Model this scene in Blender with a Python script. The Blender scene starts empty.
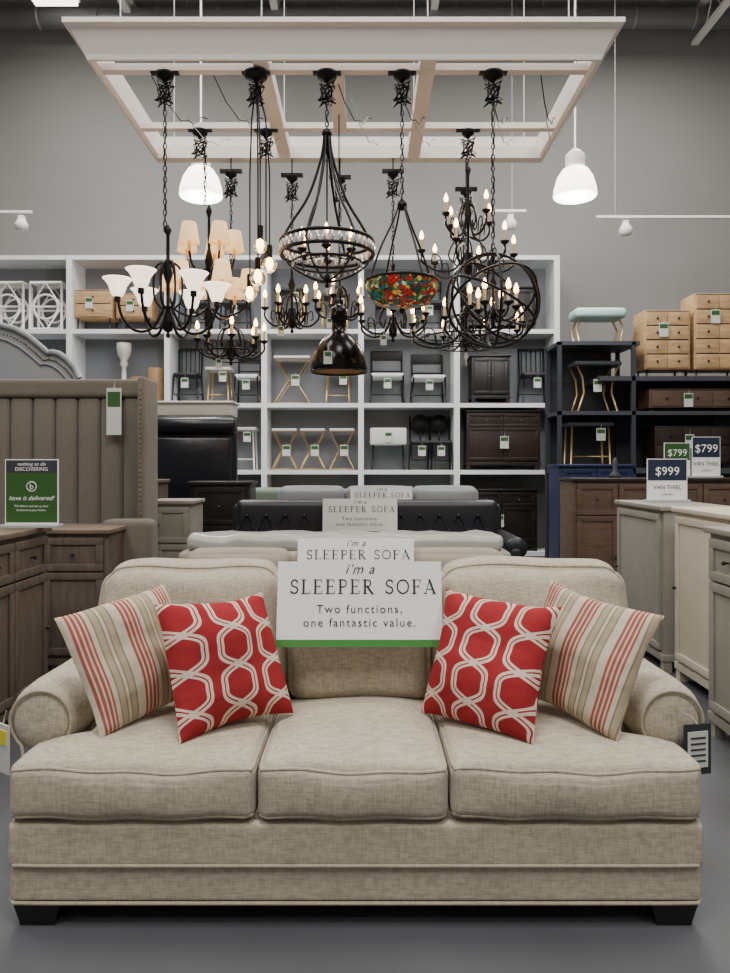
import bpy, math, random
from mathutils import Vector, Matrix
random.seed(4)
F=740.0; HY=465.0; H=1.49          # focal (px), horizon row, camera height
def X(px,d): return (px-365)/F*d
def Z(py,d): return H+(HY-py)/F*d
def lin(c):
    c=c/255.0
    return c/12.92 if c<=0.04045 else ((c+0.055)/1.055)**2.4
def rgb(r,g,b): return (lin(r),lin(g),lin(b),1)

# ------------------------------------------------------------ materials
def newmat(name):
    m=bpy.data.materials.new(name); m.use_nodes=True
    nt=m.node_tree; bs=nt.nodes['Principled BSDF']; return m,nt,bs
def mat(name,col,rough=0.6,metal=0.0,var=0.0,vscale=8.0,bump=0.0,bscale=40.0,emit=None,estr=0.0,stretch=(1,1,1),coat=0,alpha=1,trans=0):
    m,nt,bs=newmat(name)
    c=rgb(*col)
    bs.inputs['Base Color'].default_value=c
    bs.inputs['Roughness'].default_value=rough
    bs.inputs['Metallic'].default_value=metal
    bs.inputs['Coat Weight'].default_value=coat
    bs.inputs['Transmission Weight'].default_value=trans
    if alpha<1: bs.inputs['Alpha'].default_value=alpha
    if emit:
        bs.inputs['Emission Color'].default_value=rgb(*emit); bs.inputs['Emission Strength'].default_value=estr
    if var>0 or bump>0:
        tc=nt.nodes.new('ShaderNodeTexCoord'); mp=nt.nodes.new('ShaderNodeMapping')
        mp.inputs['Scale'].default_value=stretch
        nt.links.new(tc.outputs['Object'],mp.inputs['Vector'])
    if var>0:
        n=nt.nodes.new('ShaderNodeTexNoise'); n.inputs['Scale'].default_value=vscale; n.inputs['Detail'].default_value=6
        nt.links.new(mp.outputs[0],n.inputs['Vector'])
        r=nt.nodes.new('ShaderNodeValToRGB')
        r.color_ramp.elements[0].position=0.3; r.color_ramp.elements[1].position=0.7
        r.color_ramp.elements[0].color=tuple(max(0,v*(1-var)) for v in c[:3])+(1,)
        r.color_ramp.elements[1].color=tuple(min(1,v*(1+var)) for v in c[:3])+(1,)
        nt.links.new(n.outputs['Fac'],r.inputs[0]); nt.links.new(r.outputs[0],bs.inputs['Base Color'])
    if bump>0:
        n2=nt.nodes.new('ShaderNodeTexNoise'); n2.inputs['Scale'].default_value=bscale; n2.inputs['Detail'].default_value=4
        nt.links.new(mp.outputs[0],n2.inputs['Vector'])
        b=nt.nodes.new('ShaderNodeBump'); b.inputs['Strength'].default_value=bump; b.inputs['Distance'].default_value=0.01
        nt.links.new(n2.outputs['Fac'],b.inputs['Height']); nt.links.new(b.outputs[0],bs.inputs['Normal'])
    return m
def linen(name,col,var=0.16,wr=0.5):
    m,nt,bs=newmat(name); c=rgb(*col)
    bs.inputs['Roughness'].default_value=0.95
    bs.inputs['Specular IOR Level'].default_value=0.15
    bs.inputs['Sheen Weight'].default_value=0.12
    tc=nt.nodes.new('ShaderNodeTexCoord')
    ns=[]
    for s in ((18,40,330),(330,60,18),(40,330,60)):
        mp=nt.nodes.new('ShaderNodeMapping'); mp.inputs['Scale'].default_value=s
        nt.links.new(tc.outputs['Object'],mp.inputs['Vector'])
        n=nt.nodes.new('ShaderNodeTexNoise'); n.inputs['Scale'].default_value=1.0; n.inputs['Detail'].default_value=1.5
        nt.links.new(mp.outputs[0],n.inputs['Vector']); ns.append(n)
    a=nt.nodes.new('ShaderNodeMath'); a.operation='ADD'
    nt.links.new(ns[0].outputs['Fac'],a.inputs[0]); nt.links.new(ns[1].outputs['Fac'],a.inputs[1])
    a2=nt.nodes.new('ShaderNodeMath'); a2.operation='ADD'
    nt.links.new(a.outputs[0],a2.inputs[0]); nt.links.new(ns[2].outputs['Fac'],a2.inputs[1])
    d=nt.nodes.new('ShaderNodeMath'); d.operation='MULTIPLY'; d.inputs[1].default_value=0.3333
    nt.links.new(a2.outputs[0],d.inputs[0])
    r=nt.nodes.new('ShaderNodeValToRGB')
    r.color_ramp.elements[0].position=0.4; r.color_ramp.elements[1].position=0.6
    r.color_ramp.elements[0].color=tuple(v*(1-var) for v in c[:3])+(1,)
    r.color_ramp.elements[1].color=tuple(min(1,v*(1+var)) for v in c[:3])+(1,)
    nt.links.new(d.outputs[0],r.inputs[0]); nt.links.new(r.outputs[0],bs.inputs['Base Color'])
    b=nt.nodes.new('ShaderNodeBump'); b.inputs['Strength'].default_value=0.3; b.inputs['Distance'].default_value=0.004
    nt.links.new(d.outputs[0],b.inputs['Height'])
    n3=nt.nodes.new('ShaderNodeTexNoise'); n3.inputs['Scale'].default_value=3.5; n3.inputs['Detail'].default_value=1; n3.inputs['Distortion'].default_value=0.4
    nt.links.new(tc.outputs['Object'],n3.inputs['Vector'])
    b2=nt.nodes.new('ShaderNodeBump'); b2.inputs['Strength'].default_value=wr; b2.inputs['Distance'].default_value=0.05
    nt.links.new(n3.outputs['Fac'],b2.inputs['Height']); nt.links.new(b.outputs[0],b2.inputs['Normal'])
    nt.links.new(b2.outputs[0],bs.inputs['Normal'])
    return m
class NX:
    """tiny math-node expression helper"""
    def __init__(s,nt,o): s.nt=nt; s.o=o
    def op(s,kind,b=None):
        n=s.nt.nodes.new('ShaderNodeMath'); n.operation=kind
        s.nt.links.new(s.o,n.inputs[0])
        if b is not None:
            if isinstance(b,NX): s.nt.links.new(b.o,n.inputs[1])
            else: n.inputs[1].default_value=b
        return NX(s.nt,n.outputs[0])
def lattice_mat():
    m,nt,bs=newmat('red_trellis_fabric')
    bs.inputs['Roughness'].default_value=0.95; bs.inputs['Specular IOR Level'].default_value=0.12
    tc=nt.nodes.new('ShaderNodeTexCoord'); sp=nt.nodes.new('ShaderNodeSeparateXYZ')
    nt.links.new(tc.outputs['Object'],sp.inputs[0])
    x=NX(nt,sp.outputs[0]); y=NX(nt,sp.outputs[1])
    PX,PY,A=.178,.270,.40
    th=y.op('MULTIPLY',2*math.pi/PY).op('ADD',.6)
    s=th.op('SINE').op('MULTIPLY',A).op('ADD', th.op('MULTIPLY',3).op('SINE').op('MULTIPLY',.055))
    slope=th.op('COSINE').op('MULTIPLY',A*2*math.pi*PX/PY).op('ADD', th.op('MULTIPLY',3).op('COSINE').op('MULTIPLY',.055*3*2*math.pi*PX/PY))
    fac=slope.op('MULTIPLY',slope).op('ADD',1.0).op('SQRT')
    u=x.op('MULTIPLY',1/PX).op('ADD',20.5)
    d1=u.op('ADD',s).op('FRACT').op('SUBTRACT',0.5).op('ABSOLUTE')
    d2=u.op('SUBTRACT',s).op('FRACT').op('SUBTRACT',0.5).op('ABSOLUTE')
    d=d1.op('MINIMUM',d2).op('DIVIDE',fac)
    dx=d1.op('MAXIMUM',d2).op('DIVIDE',fac)
    # cream double band; the thin red core disappears where two bands cross
    core=d.op('LESS_THAN',0.014).op('MULTIPLY',dx.op('GREATER_THAN',0.075))
    c=d.op('LESS_THAN',0.068).op('SUBTRACT',core)
    mx=nt.nodes.new('ShaderNodeMix'); mx.data_type='RGBA'
    nt.links.new(c.o,mx.inputs['Factor'])
    mx.inputs['A'].default_value=rgb(152,46,50); mx.inputs['B'].default_value=rgb(216,196,180)
    nt.links.new(mx.outputs['Result'],bs.inputs['Base Color'])
    n=nt.nodes.new('ShaderNodeTexNoise'); n.inputs['Scale'].default_value=350
    nt.links.new(tc.outputs['Object'],n.inputs['Vector'])
    b=nt.nodes.new('ShaderNodeBump'); b.inputs['Strength'].default_value=0.3; b.inputs['Distance'].default_value=0.004
    nt.links.new(n.outputs['Fac'],b.inputs['Height'])
    n3=nt.nodes.new('ShaderNodeTexNoise'); n3.inputs['Scale'].default_value=7
    nt.links.new(tc.outputs['Object'],n3.inputs['Vector'])
    b2=nt.nodes.new('ShaderNodeBump'); b2.inputs['Strength'].default_value=0.5; b2.inputs['Distance'].default_value=0.05
    nt.links.new(n3.outputs['Fac'],b2.inputs['Height']); nt.links.new(b.outputs[0],b2.inputs['Normal']); nt.links.new(b2.outputs[0],bs.inputs['Normal'])
    return m
def stripe_mat():
    m,nt,bs=newmat('striped_fabric')
    bs.inputs['Roughness'].default_value=0.95; bs.inputs['Specular IOR Level'].default_value=0.15
    tc=nt.nodes.new('ShaderNodeTexCoord'); sp=nt.nodes.new('ShaderNodeSeparateXYZ')
    nt.links.new(tc.outputs['Object'],sp.inputs[0])
    u=NX(nt,sp.outputs[0]).op('MULTIPLY',1/0.165).op('ADD',20.3).op('FRACT')
    r=nt.nodes.new('ShaderNodeValToRGB'); cr=r.color_ramp; cr.interpolation='CONSTANT'
    cream=rgb(200,188,166); red=rgb(160,88,80); tan=rgb(140,126,104); pale=rgb(172,158,134)
    st=[(0,cream),(0.08,red),(0.14,cream),(0.175,red),(0.235,cream),(0.27,red),(0.33,cream),(0.365,red),(0.41,cream),(0.50,tan),(0.53,pale),(0.64,tan),(0.67,cream),(0.73,tan),(0.76,pale),(0.87,tan),(0.90,cream)]
    cr.elements[0].position=0; cr.elements[0].color=st[0][1]
    cr.elements[1].position=st[1][0]; cr.elements[1].color=st[1][1]
    for p,c in st[2:]:
        e=cr.elements.new(p); e.color=c
    nt.links.new(u.o,r.inputs[0]); nt.links.new(r.outputs[0],bs.inputs['Base Color'])
    n3=nt.nodes.new('ShaderNodeTexNoise'); n3.inputs['Scale'].default_value=7
    nt.links.new(tc.outputs['Object'],n3.inputs['Vector'])
    b2=nt.nodes.new('ShaderNodeBump'); b2.inputs['Strength'].default_value=0.5; b2.inputs['Distance'].default_value=0.05
    nt.links.new(n3.outputs['Fac'],b2.inputs['Height']); nt.links.new(b2.outputs[0],bs.inputs['Normal'])
    return m
def stained_mat():
    m,nt,bs=newmat('stained_glass')
    tc=nt.nodes.new('ShaderNodeTexCoord')
    v=nt.nodes.new('ShaderNodeTexVoronoi'); v.inputs['Scale'].default_value=40
    nt.links.new(tc.outputs['Object'],v.inputs['Vector'])
    v2=nt.nodes.new('ShaderNodeTexVoronoi'); v2.inputs['Scale'].default_value=40; v2.feature='DISTANCE_TO_EDGE'
    nt.links.new(tc.outputs['Object'],v2.inputs['Vector'])
    sp=nt.nodes.new('ShaderNodeSeparateColor'); nt.links.new(v.outputs['Color'],sp.inputs[0])
    r=nt.nodes.new('ShaderNodeValToRGB'); r.color_ramp.interpolation='CONSTANT'
    cs=[(0,rgb(150,26,20)),(0.30,rgb(34,100,56)),(0.42,rgb(196,140,50)),(0.50,rgb(30,84,110)),(0.58,rgb(60,120,50)),(0.66,rgb(160,40,24)),(0.74,rgb(180,170,120)),(0.82,rgb(24,60,50))]
    r.color_ramp.elements[0].color=cs[0][1]; r.color_ramp.elements[1].position=cs[1][0]; r.color_ramp.elements[1].color=cs[1][1]
    for p,c in cs[2:]: r.color_ramp.elements.new(p).color=c
    nt.links.new(sp.outputs[0],r.inputs[0])
    e=NX(nt,v2.outputs['Distance']).op('GREATER_THAN',.06)
    mx=nt.nodes.new('ShaderNodeMix'); mx.data_type='RGBA'; nt.links.new(e.o,mx.inputs['Factor'])
    mx.inputs['A'].default_value=(.006,.005,.005,1); nt.links.new(r.outputs[0],mx.inputs['B'])
    nt.links.new(mx.outputs['Result'],bs.inputs['Base Color'])
    nt.links.new(mx.outputs['Result'],bs.inputs['Emission Color']); bs.inputs['Emission Strength'].default_value=0.5
    bs.inputs['Roughness'].default_value=0.25
    return m

M={}
M['linen']=linen('oatmeal_linen',(180,170,152),var=.20,wr=.24)
M['linen_welt']=linen('oatmeal_welt',(168,158,140),wr=0)
M['red']=lattice_mat(); M['stripe']=stripe_mat(); M['stained']=stained_mat()
M['blackmetal']=mat('black_iron',(18,17,17),0.4,0.5)
M['black']=mat('black_paint',(18,18,20),0.45)
M['blackwood']=mat('black_wood',(30,26,25),0.4,var=0.2,vscale=6)
M['foot']=mat('espresso_wood',(20,18,19),0.45)
M['espresso']=mat('espresso_cabinet_wood',(46,34,30),0.4,var=0.3,vscale=5,stretch=(1,1,6))
M['oak']=mat('honey_oak',(180,146,104),0.55,var=0.22,vscale=5,stretch=(1,1,8))
M['brown']=mat('weathered_brown_wood',(96,84,74),0.6,var=0.22,vscale=5,stretch=(6,6,1),bump=0.2)
M['browntop']=mat('brown_wood_top',(114,98,84),0.5,var=0.2,vscale=4,stretch=(1,6,1))
M['walnut']=mat('walnut_wood',(98,76,62),0.5,var=0.25,vscale=5,stretch=(1,1,6))
M['greycab']=mat('grey_paint_cabinet',(148,144,134),0.6,var=0.06,vscale=6)
M['cream']=mat('cream_paint_cabinet',(208,200,180),0.55,var=0.05,vscale=6)
M['navy']=mat('navy_paint',(28,40,80),0.45)
M['slate']=mat('slate_rack_paint',(58,61,68),0.6)
M['slate2']=mat('dark_slate_panel',(46,48,54),0.7)
M['whiteshelf']=mat('white_laminate',(230,232,234),0.5)
M['shelfback']=mat('grey_shelf_back',(124,126,130),0.7)
M['whitemetal']=mat('white_painted_steel',(244,238,232),0.45)
M['gold']=mat('brushed_gold',(190,160,108),0.35,0.8)
M['teal']=mat('teal_velvet',(160,190,182),0.8)
M['seatwhite']=mat('white_vinyl',(220,220,215),0.5)
M['crystal']=mat('crystal',(225,226,228),0.08,0.5)
M['glass']=mat('clear_glass',(235,240,240),0.05,trans=0.9)
M['candle']=mat('candle_sleeve',(226,204,160),0.6)
M['bulb']=mat('warm_bulb',(255,214,150),0.5,emit=(255,190,112),estr=20)
M['frost']=mat('frosted_glass_shade',(250,246,240),0.4,emit=(255,236,210),estr=2.2)
M['frostdim']=mat('bowl_lining_glass',(200,160,110),0.4)
M['shade']=mat('fabric_lamp_shade',(226,198,156),0.8,emit=(255,200,132),estr=0.95)
M['highbay']=mat('highbay_lens',(255,255,255),0.4,emit=(255,250,240),estr=5)
M['bronze']=mat('black_enamel_dome',(16,14,14),0.2,0.5)
M['taupe']=linen('taupe_upholstery',(112,106,96),0.06,0.1)
M['greyfab']=linen('grey_upholstery',(146,148,152),0.06,0.1)
M['nail']=mat('nailheads',(150,140,120),0.3,0.9)
M['leather']=mat('black_leather',(22,23,30),0.3,bump=0.3,bscale=14)
M['charcoal']=mat('charcoal_leather',(30,31,38),0.4,bump=0.2,bscale=14)
M['beige2']=linen('beige_upholstery',(160,150,136),0.06,0.3)
M['plastic']=mat('plastic_wrapped_mattress',(182,179,174),0.25,bump=0.8,bscale=9)
M['green_c']=mat('olive_cushion',(120,136,118),0.8)
M['paper']=mat('white_sign_cloth',(250,250,248),0.7)
M['ink']=mat('dark_ink',(50,54,62),0.7)
M['greenstrip']=mat('green_print',(70,136,62),0.6)
M['signgreen']=mat('green_sign_print',(52,92,42),0.4)
M['navyprint']=mat('navy_print',(34,44,66),0.5)
M['acrylic']=mat('clear_acrylic_base',(190,194,196),0.15)
M['tag']=mat('price_tag_card',(206,208,202),0.6)
M['yellow']=mat('yellow_sticker',(226,214,60),0.6)
M['whitecer']=mat('white_ceramic',(200,196,186),0.4)
M['stump']=mat('tree_stump_wood',(150,116,84),0.7,var=0.3,vscale=9)
M['cabletan']=mat('white_cord',(200,200,198),0.6)
M['duct']=mat('galvanised_duct',(150,152,154),0.4,0.4)

# ------------------------------------------------------------ mesh builder
class B:
    def __init__(s,name): s.name=name; s.V=[]; s.Fc=[]; s.MI=[]; s.S=[]; s.mats=[]; s.T=Matrix.Identity(4)
    def mi(s,k):
        if k not in s.mats: s.mats.append(k)
        return s.mats.index(k)
    def add(s,vs,fs,k,smooth=True):
        o=len(s.V); i=s.mi(k)
        s.V.extend([s.T@Vector(v) for v in vs])
        for f in fs:
            s.Fc.append([o+j for j in f]); s.MI.append(i); s.S.append(smooth)
    def at(s,x,y,z,rz=0,rx=0,ry=0):
        s.T=Matrix.Translation((x,y,z))@Matrix.Rotation(math.radians(rz),4,'Z')@Matrix.Rotation(math.radians(ry),4,'Y')@Matrix.Rotation(math.radians(rx),4,'X'); return s
    def box(s,x0,x1,y0,y1,z0,z1,k,ch=0.0):
        if x0>x1:x0,x1=x1,x0
        if y0>y1:y0,y1=y1,y0
        if z0>z1:z0,z1=z1,z0
        c=min(ch,(x1-x0)*.3,(y1-y0)*.3,(z1-z0)*.3)
        if c<=0:
            vs=[(x,y,z) for x in(x0,x1) for y in(y0,y1) for z in(z0,z1)]
            fs=[(0,1,3,2),(4,6,7,5),(0,4,5,1),(2,3,7,6),(0,2,6,4),(1,5,7,3)]
            s.add(vs,fs,k,False); return
        s.rbox(((x0+x1)/2,(y0+y1)/2,(z0+z1)/2),((x1-x0)/2,(y1-y0)/2,(z1-z0)/2),c,k,n=4)
    def rbox(s,c,h,r,k,n=12,crown=(0,0,0),fn=None):
        """rounded box with optional crown (bulge) per axis"""
        def mp(p):
            q=[p[i]*h[i] for i in range(3)]
            cl=[max(-(h[i]-r),min(h[i]-r,q[i])) for i in range(3)]
            d=Vector([q[i]-cl[i] for i in range(3)])
            if d.length>1e-9: d=d.normalized()*r
            o=[cl[i]+d[i] for i in range(3)]
            for i in range(3):
                a,b=(i+1)%3,(i+2)%3
                o[i]+=p[i]*crown[i]*(1-p[a]**2)**.7*(1-p[b]**2)**.7 if crown[i] else 0
            o=Vector((o[0]+c[0],o[1]+c[1],o[2]+c[2]))
            return fn(o,p) if fn else o
        # nonuniform params: dense near edges
        def prm(i,hh):
            e=min(0.45,r/hh) if hh>0 else .3
            m=max(2,n//4)
            ls=[-1+e*j/m for j in range(m)]
            mid=max(2,n-2*m); ls+=[-1+e+(2-2*e)*j/mid for j in range(mid)]
            ls+=[1-e+e*j/m for j in range(m+1)]
            return ls
        P=[prm(i,h[i]) for i in range(3)]
        for ax in range(3):
            a,b=(ax+1)%3,(ax+2)%3
            for sg in(-1,1):
                vs=[];fs=[]
                for u in P[a]:
                    for v in P[b]:
                        p=[0,0,0]; p[ax]=sg;p[a]=u;p[b]=v
                        vs.append(mp(p))
                nb=len(P[b])
                for i in range(len(P[a])-1):
                    for j in range(nb-1):
                        f=(i*nb+j,(i+1)*nb+j,(i+1)*nb+j+1,i*nb+j+1)
                        fs.append(f if sg>0 else f[::-1])
                s.add(vs,fs,k,True)
        return mp
    def lathe(s,c,prof,k,seg=20,axis='Z'):
        vs=[];fs=[]
        n=len(prof)
        for i in range(seg):
            a=2*math.pi*i/seg
            for r,z in prof:
                x,y=r*math.cos(a),r*math.sin(a)
                p=(x,y,z) if axis=='Z' else ((x,z,y) if axis=='Y' else (z,x,y))
                vs.append((c[0]+p[0],c[1]+p[1],c[2]+p[2]))
        for i in range(seg):
            j=(i+1)%seg
            for q in range(n-1):
                fs.append((i*n+q,j*n+q,j*n+q+1,i*n+q+1))
        s.add(vs,fs,k,True)
    def cyl(s,x,y,z0,z1,r,k,seg=14,r2=None):
        r2=r if r2 is None else r2
        s.lathe((x,y,0),[(0,z0),(r,z0),(r,z0+1e-4),(r2,z1-1e-4),(r2,z1),(0,z1)],k,seg)
    def ball(s,x,y,z,r,k,seg=10,sz=1):
        pr=[(r*math.sin(math.pi*i/8),-r*sz*math.cos(math.pi*i/8)) for i in range(9)]
        s.lathe((x,y,z),pr,k,seg)
    def tube(s,pts,r,k,seg=6,closed=False):
        pts=[Vector(p) for p in pts]; n=len(pts)
        vs=[];fs=[];nrm=None
        for i,p in enumerate(pts):
            if closed: t=pts[(i+1)%n]-pts[i-1]
            else: t=pts[min(i+1,n-1)]-pts[max(i-1,0)]
            if t.length<1e-9: t=Vector((0,0,1))
            t.normalize()
            if nrm is None:
                nrm=t.cross(Vector((0,0,1)))
                if nrm.length<.1: nrm=t.cross(Vector((1,0,0)))
            nrm=(nrm-t*nrm.dot(t)); nrm.normalize(); bn=t.cross(nrm)
            rr=r[i] if isinstance(r,(list,tuple)) else r
            for j in range(seg):
                a=2*math.pi*j/seg
                vs.append(p+nrm*math.cos(a)*rr+bn*math.sin(a)*rr)
        m=n if closed else n-1
        for i in range(m):
            i2=(i+1)%n
            for j in range(seg):
                j2=(j+1)%seg
                fs.append((i*seg+j,i2*seg+j,i2*seg+j2,i*seg+j2))
        if not closed:
            fs.append(tuple(range(seg))[::-1]); fs.append(tuple((n-1)*seg+j for j in range(seg)))
        s.add(vs,fs,k,True)
    def ring(s,c,R,r,k,rot=None,seg=36,ts=6):
        rot=rot or Matrix.Identity(3)
        s.tube([Vector(c)+rot@Vector((R*math.cos(2*math.pi*i/seg),R*math.sin(2*math.pi*i/seg),0)) for i in range(seg)],r,k,ts,True)
    def text(s,body,size,k,x,y,z,align='CENTER',shear=0,space=1.0,ext=0.0008):
        """text standing in local XZ plane facing -Y"""
        cu=bpy.data.curves.new('t','FONT'); cu.body=body; cu.size=size; cu.align_x=align; cu.shear=shear; cu.space_character=space
        cu.resolution_u=3
        ob=bpy.data.objects.new('t',cu); bpy.context.collection.objects.link(ob)
        dg=bpy.context.evaluated_depsgraph_get(); dg.update()
        me=ob.evaluated_get(dg).to_mesh()
        vs=[(v.co.x+x,y,v.co.y+z) for v in me.vertices]; fs=[tuple(p.vertices) for p in me.polygons]
        ob.evaluated_get(dg).to_mesh_clear()
        bpy.data.objects.remove(ob); bpy.data.curves.remove(cu)
        s.add(vs,fs,k,False)
    def done(s):
        me=bpy.data.meshes.new(s.name)
        me.from_pydata([tuple(v) for v in s.V],[],s.Fc)
        for k in s.mats: me.materials.append(M[k])
        me.polygons.foreach_set('material_index',s.MI); me.polygons.foreach_set('use_smooth',s.S)
        me.update()
        ob=bpy.data.objects.new(s.name,me); bpy.context.collection.objects.link(ob)
        return ob

# serif stroke lettering
def serif_text(b,word,x0,x1,z0,h,y,k):
    tw,th,sv=.15,.05,.05
    def arc(cx,cz,rx,rz,a0,a1,n=14): return [(cx+rx*math.cos(math.radians(a0+(a1-a0)*i/n)),cz+rz*math.sin(math.radians(a0+(a1-a0)*i/n))) for i in range(n+1)]
    L={'L':(.62,[([(.15,0),(.15,1)],tw),([(.0,.98),(.32,.98)],sv),([(0,.02),(.58,.02)],sv),([(.57,0),(.57,.24)],sv)]),
       'E':(.66,[([(.15,0),(.15,1)],tw),([(.0,.98),(.56,.98)],sv),([(0,.02),(.58,.02)],sv),([(.15,.52),(.44,.52)],sv),([(.57,0),(.57,.24)],sv),([(.55,1),(.55,.78)],sv),([(.44,.62),(.44,.42)],sv)]),
       'F':(.62,[([(.15,0),(.15,1)],tw),([(.0,.98),(.56,.98)],sv),([(0,.02),(.3,.02)],sv),([(.15,.52),(.44,.52)],sv),([(.55,1),(.55,.76)],sv),([(.44,.62),(.44,.42)],sv)]),
       'P':(.64,[([(.15,0),(.15,1)],tw),([(.0,.98),(.3,.98)],sv),([(0,.02),(.3,.02)],sv),([(.15,.98)]+arc(.32,.73,.22,.25,90,-90)+[(.15,.48)],.08)]),
       'R':(.74,[([(.15,0),(.15,1)],tw),([(.0,.98),(.3,.98)],sv),([(0,.02),(.3,.02)],sv),([(.15,.98)]+arc(.30,.75,.22,.23,90,-90)+[(.15,.52)],.08),([(.3,.52),(.62,.0)],tw),([(.55,.02),(.74,.02)],sv)]),
       'A':(.82,[([(.1,0),(.39,1)],th),([(.36,1),(.68,0)],tw),([(.2,.32),(.58,.32)],sv),([(0,.02),(.22,.02)],sv),([(.54,.02),(.8,.02)],sv)]),
       'O':(.86,[(arc(.42,.5,.36,.47,0,360,28),.10)]),
       'S':(.58,[(arc(.29,.74,.2,.23,25,250,14)+arc(.27,.26,.22,.23,65,-155,14),.10),([(.48,.95),(.48,.72)],sv),([(.05,.05),(.05,.28)],sv)]),
       ' ':(.42,[])}
    gap=.14
    tot=sum(L[c][0]+gap for c in word)-gap
    sx=(x1-x0)/tot; cx=x0
    for c in word:
        w,st=L[c]
        for pl,wd in st:
            for (ax,az),(bx,bz) in zip(pl[:-1],pl[1:]):
                A=Vector((cx+ax*sx,z0+az*h)); Bv=Vector((cx+bx*sx,z0+bz*h)); d=Bv-A
                if d.length<1e-6: continue
                d.normalize(); nn=Vector((-d.y,d.x))*wd*h*.5; e=d*wd*h*.12
                q=[A-nn-e,Bv-nn+e,Bv+nn+e,A+nn-e]
                b.add([(v.x,y,v.y) for v in q],[(0,1,2,3)],k,False)
        cx+=(w+gap)*sx

# ------------------------------------------------------------ room
def simple_box(name,x0,x1,y0,y1,z0,z1,m):
    M['_'+name]=m; b=B(name); b.box(x0,x1,y0,y1,z0,z1,'_'+name); return b.done()
YB=12.8
fm=mat('polished_concrete',(82,83,87),0.45,var=0.14,vscale=1.3,bump=0.05,bscale=6)
simple_box('floor',-9,9,-5,YB+.2,-.2,0,fm)
wm=mat('grey_wall_paint',(138,137,134),0.85,var=0.03,vscale=.7)
simple_box('wall_back',-9,9,YB,YB+.2,0,9.3,wm)
simple_box('wall_left',-9.2,-9,-5,YB+.2,0,9.3,wm)
simple_box('wall_right',9,9.2,-5,YB+.2,0,9.3,wm)
simple_box('wall_front',-9,9,-5.2,-5,0,9.3,wm)
simple_box('ceiling',-9.2,9.2,-5.2,YB+.2,9.3,9.5,mat('ceiling_deck',(150,149,146),0.8))
b=B('baseboard_back'); b.box(-9,9,YB-.03,YB,0,.15,'slate'); b.done()
for i,(x,z) in enumerate(((-3.95,9.0),(-1.5,9.05),(1.15,9.05),(5.7,8.75))):
    b=B('ceiling_joist')
    b.box(x-.06,x+.06,-5,YB,z,z+.06,'whitemetal'); b.box(x-.06,x+.06,-5,YB,9.24,9.3,'whitemetal')
    yy=-5.0
    while yy<YB-.6:
        b.tube([(x,yy,z+.03),(x,yy+.3,9.27),(x,yy+.6,z+.03)],.014,'whitemetal',5); yy+=.6
    b.done()
b=B('ceiling_duct'); b.lathe((0,12.45,9.0),[(0,-8.9),(.16,-8.9),(.16,8.9),(0,8.9)],'duct',18,'X')
for i in range(18): b.lathe((0,12.45,9.0),[(.16,-8.5+i),(.175,-8.49+i),(.175,-8.46+i),(.16,-8.45+i)],'duct',18,'X')
for i in range(8): b.tube([(-7+2*i,12.45,9.14),(-7+2*i,12.45,9.3)],.01,'duct',5)
b.done()
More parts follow.
